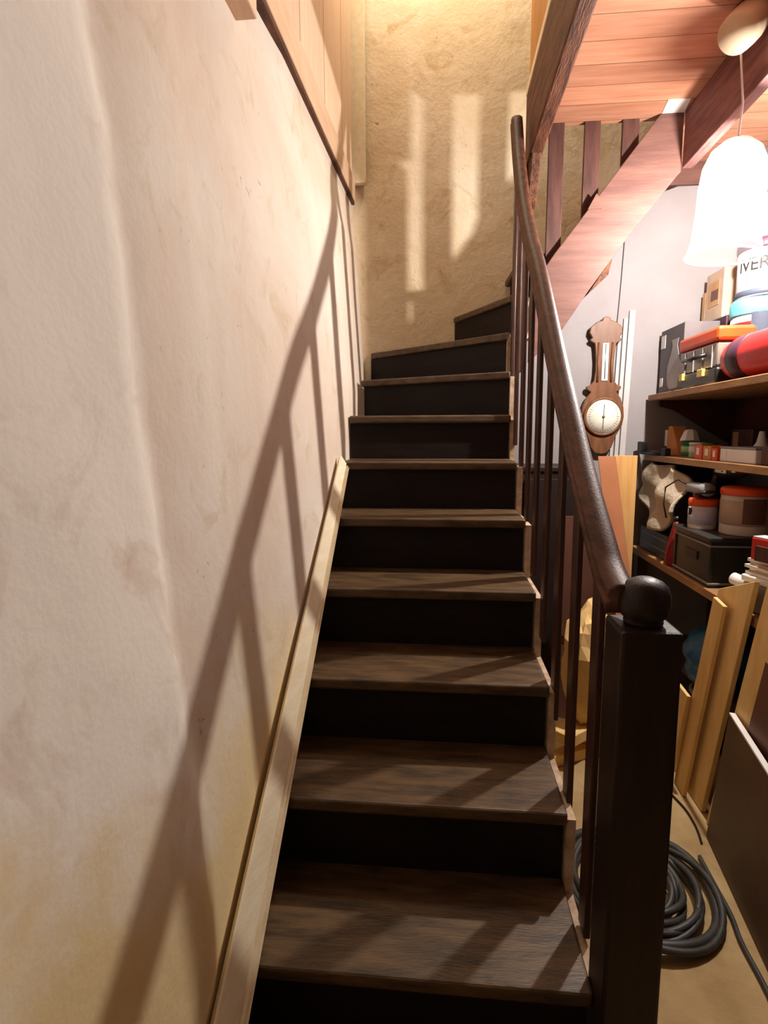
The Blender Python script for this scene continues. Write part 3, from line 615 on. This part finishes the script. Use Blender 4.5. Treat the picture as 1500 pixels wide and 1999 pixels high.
# black boxes below the sheet
def ex(t, c, size, rz):
    for v in (.35, .75): faceplate(t, c, rz, 'w', .02, .98, v, v+.03, 'grey', 'silver_line', size)
carton('equipment_case', (1.63, 3.02, ZW), (.30, .39, .125), 0, 'black', 'black case with thin silver lines under the beige dust sheet', 'case', .006, ex)
b_ = carton('red_case', (1.70, 3.0, ZW+.126), (.22, .34, .05), 0, 'darkred', 'dark red flat case between black case and dust sheet', 'case', .006) if False else None
t = bottle('red_bottle', (1.492, 2.772, ZW), [(0, 0), (.038, 0), (.042, .008), (.040, .05), (.026, .14), (.016, .19), (.013, .21), (0, .211)], 'darkred', 'dark red conical bottle standing between black case and crate', 'bottle', [(0, 0), (.015, 0), (.013, .02), (0, .021)], 'black')
# drill above the crate
dr = thing('power_drill', (1.60, 2.62, 1.15), 'black corded power drill lying on the buckets and dust sheet', 'drill')
dz = 1.246
MB().lathe((1.63, 2.70, dz), [(0, 0), (.024, .004), (.034, .02), (.036, .12), (.030, .16), (.022, .19), (.02, .235), (.012, .25), (.006, .29), (0, .29)], 16, (-.05, -1, .05)).build('motor_body', 'black', dr)
MB().prism([(1.60,2.69,dz-.01),(1.60,2.645,dz-.01),(1.60,2.69,dz-.11),(1.60,2.74,dz-.105)], (.035,0,0)).build('grip', 'black', dr, .008)
MB().obox((1.592, 2.60, dz+.006), .006, .10, .014).build('steel_badge', 'steel', dr); MB().obox((1.60, 2.515, dz+.012), .006, .05, .012).build('steel_ring', 'steel', dr)
MB().tube([(1.615, 2.735, dz-.108), (1.56, 2.715, dz-.09), (1.47, 2.73, dz-.04), (1.436, 2.78, dz-.08), (1.434, 2.785, dz-.16), (1.44, 2.76, dz-.22)], .004, 8).build('power_cord', 'cord', dr)
gr = thing('angle_grinder', (1.58, 2.62, 1.13), 'black and grey grinder lying below the drill on the small bucket', 'grinder')
MB().lathe((1.518, 2.715, 1.174), [(0, 0), (.024, .006), (.026, .13), (.029, .15), (.029, .18), (0, .185)], 14, (-.0, -1, .02)).build('body', 'grey', gr)
MB().lathe((1.518, 2.562, 1.152), [(.0, 0), (.045, .0), (.045, .01), (0, .01)], 20, (0, .3, 1)).build('guard', 'black', gr)
# fittings and red box near the frame edge
ft = thing('junction_box', (1.52, 2.03, ZW), 'grey junction box with white cable glands on the bench corner', 'junction box')
MB().obox((1.545, 2.03, ZW+.05), .13, .17, .10, .25).build('box', 'grey', ft, .006); MB().obox((1.545, 2.03, ZW+.113), .14, .18, .024, .25).build('lid', 'white', ft, .005)
for p, q in (((1.50, 2.13, ZW+.075), (1.475, 2.19, ZW+.085)), ((1.49, 2.10, ZW+.03), (1.462, 2.115, ZW+.032))):
    MB().tube([p, q], .022, 14).build('gland', 'white', ft)
st2 = thing('paper_pile', (1.55, 1.99, ZW+.126), 'pile of pale leaflets between junction box and red box', 'papers')
for i in range(5): MB().obox((1.545+.006*math.sin(i*2.1), 2.02+.01*math.cos(i*3.3), ZW+.131+i*.0115), .12, .17, .0105, .2+.12*math.sin(i*1.7)).build('leaflet', ('white', 'card_pale')[i % 2], st2)
rbx = thing('red_box', (1.55, 1.98, ZW+.185), 'bright red open carton with a white top on the leaflet pile', 'box')
b = MB(); b.obox((1.545, 1.975, ZW+.2265), .13, .19, .075, .35); b.build('body', 'red', rbx, .004)
MB().obox((1.545, 1.975, ZW+.2665), .125, .185, .004, .35).build('white_top', 'white', rbx)
MB().obox((1.475, 1.985, ZW+.215), .03, .07, .05, .35).build('dark_opening', 'board_dark', rbx)

# --- below the bench
bs = thing('plastic_bag', (1.62, 2.5, .32), 'crumpled blue plastic bag on the low shelf under the workbench', 'bag')
b = MB(); n1, n2 = 14, 20; P = []
for i in range(n1+1):
    th = PI*i/n1
    for j in range(n2):
        ph = 2*PI*j/n2; d = V((math.sin(th)*math.cos(ph), math.sin(th)*math.sin(ph), math.cos(th)))
        r_ = 1+.22*noise.noise(d*2.3+V((4, 1, 2)))+.1*noise.noise(d*6)
        P.append((1.62+.13*r_*d.x, 2.56+.19*r_*d.y, max(.3215, .425+.125*r_*d.z)))
b.add(P, [(i*n2+j, i*n2+(j+1)%n2, (i+1)*n2+(j+1)%n2, (i+1)*n2+j) for i in range(n1) for j in range(n2)], True); b.build('bag', 'blue', bs)
bx_ = thing('dark_bin', (1.6, 2.35, 0), 'black plastic bin with grey rim on the floor under the bench', 'bin')
MB().lathe((1.66, 2.62, .001), [(0, 0), (.10, 0), (.115, .24), (0, .24)], 24).build('body', 'black', bx_); MB().lathe((1.66, 2.62, .242), [(.105, 0), (.119, 0), (.119, .012), (.105, .012), (.105, 0)], 24).build('rim', 'grey', bx_)

# --- boards leaning on the bench (right foreground)
def board(name, quad, th, m_, label, cat='board', group=None, edge=None):
    """board through four 3-D corners (bl, br, tr, tl seen from the stair side), thickness away from the stair"""
    q = [V(p) for p in quad]; n = (q[1]-q[0]).cross(q[3]-q[0]).normalized()
    if n.x < 0: n = -n
    # make exactly planar
    q = [p-n*((p-q[0]).dot(n)) for p in q]
    if edge:
        t = thing(name, tuple(q[0]), label, cat, group); MB().prism(q, n*th).build('panel', m_, t, .0015)
        u = (q[2]-q[3]).normalized()*0; up_ = ((q[3]-q[0]).normalized()+(q[2]-q[1]).normalized()).normalized()
        MB().prism([q[3]+up_*.0004, q[2]+up_*.0004, q[2]+up_*.006, q[3]+up_*.006], n*th).build('edge_band', edge, t); return t
    return tag(MB().prism(q, n*th).build(name, m_, None, .002), label, cat, group)
board('pine_board', [(1.395, 2.40, .004), (1.385, 2.11, .004), (1.433, 1.96, .93), (1.433, 2.205, .84)], .018, 'pine', 'wide pale pine board leaning on the workbench nearest the newel')
board('pine_board', [(1.36, 2.30, .004), (1.355, 2.20, .004), (1.398, 2.075, .81), (1.398, 2.165, .82)], .014, 'pine', 'narrow pine board leaning in front of the wide pale one')
board('pine_offcut', [(1.335, 2.405, .004), (1.330, 2.28, .004), (1.362, 2.225, .405), (1.362, 2.335, .41)], .014, 'pine', 'short pine offcut standing on the floor before the leaning boards')
board('pine_board', [(1.378, 2.05, .004), (1.372, 1.86, .004), (1.426, 1.66, 1.02), (1.426, 1.86, 1.02)], .02, 'pine', 'long pine board leaning at the right edge of the view')
board('hardboard_sheet', [(1.365, 1.93, .004), (1.345, 1.40, .004), (1.395, 1.35, .72), (1.395, 1.80, .72)], .008, 'lam2', 'purple-brown sheet leaning behind the dark laminate panel')
board('laminate_panel', [(1.345, 1.975, .004), (1.272, 1.44, .004), (1.330, 1.46, .44), (1.375, 1.945, .475)], .018, 'lam', 'dark brown laminate panel with white top edge leaning on the pine boards', edge='white')

# --- hose coil and cables on the floor
hc = thing('hose_coil', (1.06, 1.72, 0), 'coil of dark grey hose lying on the floor behind the newel', 'hose')
for i in range(9):
    r_ = .245-.018*i+.012*math.sin(i*2.3); cx, cy = 1.02+.012*math.sin(i*1.9), 1.70+.014*math.cos(i*2.7); z0 = .014+.006*(i%3)
    pth = [(cx+r_*math.cos(a)*.9, cy+r_*math.sin(a), z0+.01*math.sin(3*a+i)+.008) for a in [2*PI*k/40 for k in range(41)]]
    MB().tube(pth, .0105 if i else .014, 8, False).build('loop', 'rubber', hc)
def cable(name, pts, r_, m_, label):
    return tag(MB().tube(catmull(pts, 8), r_, 8).build(name, m_), label, 'cable')
cable('power_cable', [(1.10, 2.42, .006), (1.26, 2.36, .006), (1.325, 2.16, .006), (1.33, 2.03, .006), (1.312, 1.93, .006)], .0035, 'cord', 'thin black cable on the floor running under the laminate panel')
cable('lead', [(1.275, 1.86, .008), (1.268, 1.74, .008), (1.262, 1.62, .008), (1.245, 1.52, .008), (1.235, 1.36, .008), (1.20, 1.2, .008)], .007, 'rubber', 'grey lead running from the hose coil towards the near floor')

# --- beneath the stair: barometer, slats, boards, chest
bw = thing('barometer', (1.262, 3.27, 1.3), 'carved wooden barometer with round ivory dial and thermometer neck', 'barometer')
YW = 3.281
out_r = [(0.0, .30), (.03, .305), (.055, .335), (.075, .40), (.105, .455), (.112, .50), (.108, .55), (.09, .60), (.066, .63), (.088, .645), (.092, .66), (.07, .668), (.052, .69), (.046, .74), (.046, .80), (.052, .86), (.056, .885), (.075, .895), (.082, .905), (.07, .915), (.085, .94), (.08, .97), (.05, .995), (.022, 1.003), (.018, 1.018), (.0, 1.022)]
BX, BZ = 1.266, 1.003
poly = [(BX+x, YW, BZ+z) for x, z in out_r]+[(BX-x, YW, BZ+z) for x, z in reversed(out_r[1:-1])]
MB().prism(poly, (0, -.022, 0)).build('case', 'baro', bw, .004)
dl = MB().lathe((BX+.002, YW-.0225, BZ+.50), [(0, 0), (.104, 0), (.104, .010), (.094, .016), (.090, .010), (0, .010)], 40, (0, -1, 0)).build('bezel', 'baro', bw)
d0 = MB().lathe((BX+.002, YW-.0330, BZ+.50), [(0, 0), (.0895, 0), (.0895, .002), (0, .002)], 40, (0, -1, 0)).build('dial', 'dial', bw)
for i in range(24):
    pass
tk = MB()
for i in range(36):
    a = 2*PI*i/36; tk.obox((BX+.002+.074*math.cos(a), YW-.0355, BZ+.50+.074*math.sin(a)), .010 if i % 3 else .016, .0006, .0014, 0, 0, -a)
tk.build('scale_ticks', 'ink', bw)
MB().obox((BX+.002, YW-.0368, BZ+.50), .003, .001, .13, 0, 0, .03).build('pointer', 'ink', bw)
MB().lathe((BX+.002, YW-.036, BZ+.50), [(0, 0), (.008, 0), (.006, .005), (0, .006)], 16, (0, -1, 0)).build('hub', 'brass', bw)
MB().box(BX-.016, BX+.016, YW-.027, YW-.0225, BZ+.69, BZ+.885).build('thermometer_plate', 'dial', bw, .001)
MB().tube([(BX, YW-.029, BZ+.70), (BX, YW-.029, BZ+.88)], .003, 8).build('thermometer_tube', 'steel', bw)
for s_ in (-1, 1): MB().tube([(BX+s_*.036, YW-.024, BZ+.685), (BX+s_*.033, YW-.026, BZ+.75), (BX+s_*.036, YW-.024, BZ+.89)], .006, 8).build('side_column', 'baro', bw)
for x0, x1, w_, h, lab in ((1.345, 1.318, .016, 1.98, 'thin white moulding leaning on the wall right of the barometer'), (1.372, 1.345, .02, 2.02, 'narrow white moulding second from the barometer'), (1.405, 1.375, .03, 2.06, 'broad white moulding leaning farthest from the barometer')):
    q = [(x1-w_/2, 3.258, .7), (x1+w_/2, 3.258, .7), (x0+w_/2, 3.284, h), (x0-w_/2, 3.284, h)]
    q = [(x1-w_/2-.02, 3.297, .002), (x1+w_/2-.02, 3.297, .002), (x0+w_/2, 3.297, h), (x0-w_/2, 3.297, h)]
    tag(MB().prism(q, (0, -.010, 0)).build('white_moulding', 'trim_white', None, .002), lab, 'moulding', 'white mouldings by the barometer')
cable('wall_cable', [(1.352, 3.292, 2.50), (1.342, 3.292, 2.2), (1.328, 3.292, 1.95), (1.30, 3.292, 1.7), (1.29, 3.292, 1.3)], .004, 'grey', 'thin grey cable running down the white wall by the mouldings')
def upboard(name, x0, x1, y, h, lean, m_, label):
    q = [(x0, y-lean, .003), (x1, y-lean, .003), (x1+.0, y, h), (x0+.0, y, h)]
    return tag(MB().prism(q, (0, -.018, 0)).build(name, m_, None, .002), label, 'board')
upboard('pine_plank', 1.275, 1.39, 3.06, 1.302, .0, 'pine_v', 'upright yellow pine plank below the white mouldings')
q = [(1.345, 2.86, .003), (1.445, 2.86, .003), (1.275, 3.02, 1.300), (1.188, 3.02, 1.300)]
tag(MB().prism(q, (0, -.006, 0)).build('hardboard_strip', 'mdf', None, .001), 'brown hardboard strip leaning left of the upright yellow plank', 'board')
ch2 = thing('wooden_chest', (.96, 3.1, 0), 'nearly black wooden cupboard standing against the white wall behind the balusters', 'cupboard')
MB().box(.80, 1.13, 2.95, 3.28, .0, 1.225).build('body', 'dark_cup', ch2, .004); MB().box(.79, 1.14, 2.94, 3.285, 1.2255, 1.25).build('top', 'newel', ch2, .004)
MB().box(.82, 1.11, 2.938, 2.9495, .05, 1.19).build('door', 'dark_cup', ch2, .003); MB().lathe((.85, 2.938, .7), [(0, 0), (.012, 0), (.014, .015), (0, .02)], 14, (0, -1, 0)).build('knob', 'brass', ch2)
# odds and ends glimpsed between the balusters
q = [(1.02, 2.62, .003), (1.22, 2.56, .003), (1.16, 2.66, 1.0), (1.02, 2.70, 1.02)]
t = thing('brown_panel', (1.1, 2.6, 0), 'reddish brown panel with a pale edge seen between the last balusters', 'board')
MB().prism([(.985, 2.75, .45), (1.13, 2.75, .45), (1.13, 2.75, .75), (1.045, 2.75, 1.03), (.985, 2.75, 1.03)], (0, .012, 0)).build('panel', 'lam2', t)
MB().prism([(1.131, 2.749, .75), (1.046, 2.749, 1.03), (1.052, 2.749, 1.03), (1.137, 2.749, .75)], (0, .012, 0)).build('edge', 'white', t)
MB().box(.99, 1.12, 2.763, 2.80, 0, .45).build('foot', 'lam2', t)
for i, (x, y, z, rz, rx, L_, lab) in enumerate(((1.05, 2.50, .0, .5, .0, .42, 'pale timber offcut lowest in the heap behind the balusters'), (1.07, 2.52, .052, -.35, .0, .40, 'pale timber offcut lying crosswise in the heap behind the balusters'), (1.05, 2.49, .104, .75, 0, .36, 'pale timber offcut on top of the heap behind the balusters'))):
    tag(MB().obox((x, y, z+.0255), L_, .10, .05, rz).build('timber_offcut', 'pine', None, .003), lab, 'offcut', 'timber offcuts behind the balusters')
pb_ = thing('paper_sack', (1.06, 2.5, .155), 'crumpled yellowish paper sack on the timber heap behind the balusters', 'sack')
b = MB(); P = []
for i in range(n1+1):
    th = PI*i/n1
    for j in range(n2):
        phi = 2*PI*j/n2; d = V((math.sin(th)*math.cos(phi), math.sin(th)*math.sin(phi), math.cos(th)))
        r_ = 1+.25*noise.noise(d*2.0+V((1, 8, 2)))+.16*noise.noise(d*5)
        P.append((1.06+.115*r_*d.x, 2.50+.11*r_*d.y, max(.156, .40+.27*r_*d.z)))
b.add(P, [(i*n2+j, i*n2+(j+1)%n2, (i+1)*n2+(j+1)%n2, (i+1)*n2+j) for i in range(n1) for j in range(n2)], False); b.build('sack', 'pine', pb_)
# pale card stuck at the ceiling edge
tag(MB().prism([(1.335, YS-.03, ZC-.003), (1.425, YS-.03, ZC-.003), (1.412, YS-.135, ZC-.003), (1.322, YS-.135, ZC-.003)], (0, 0, .0022)).build('paper_tag', 'white'), 'small white card tacked to the planked ceiling beside the reddish beam', 'card')
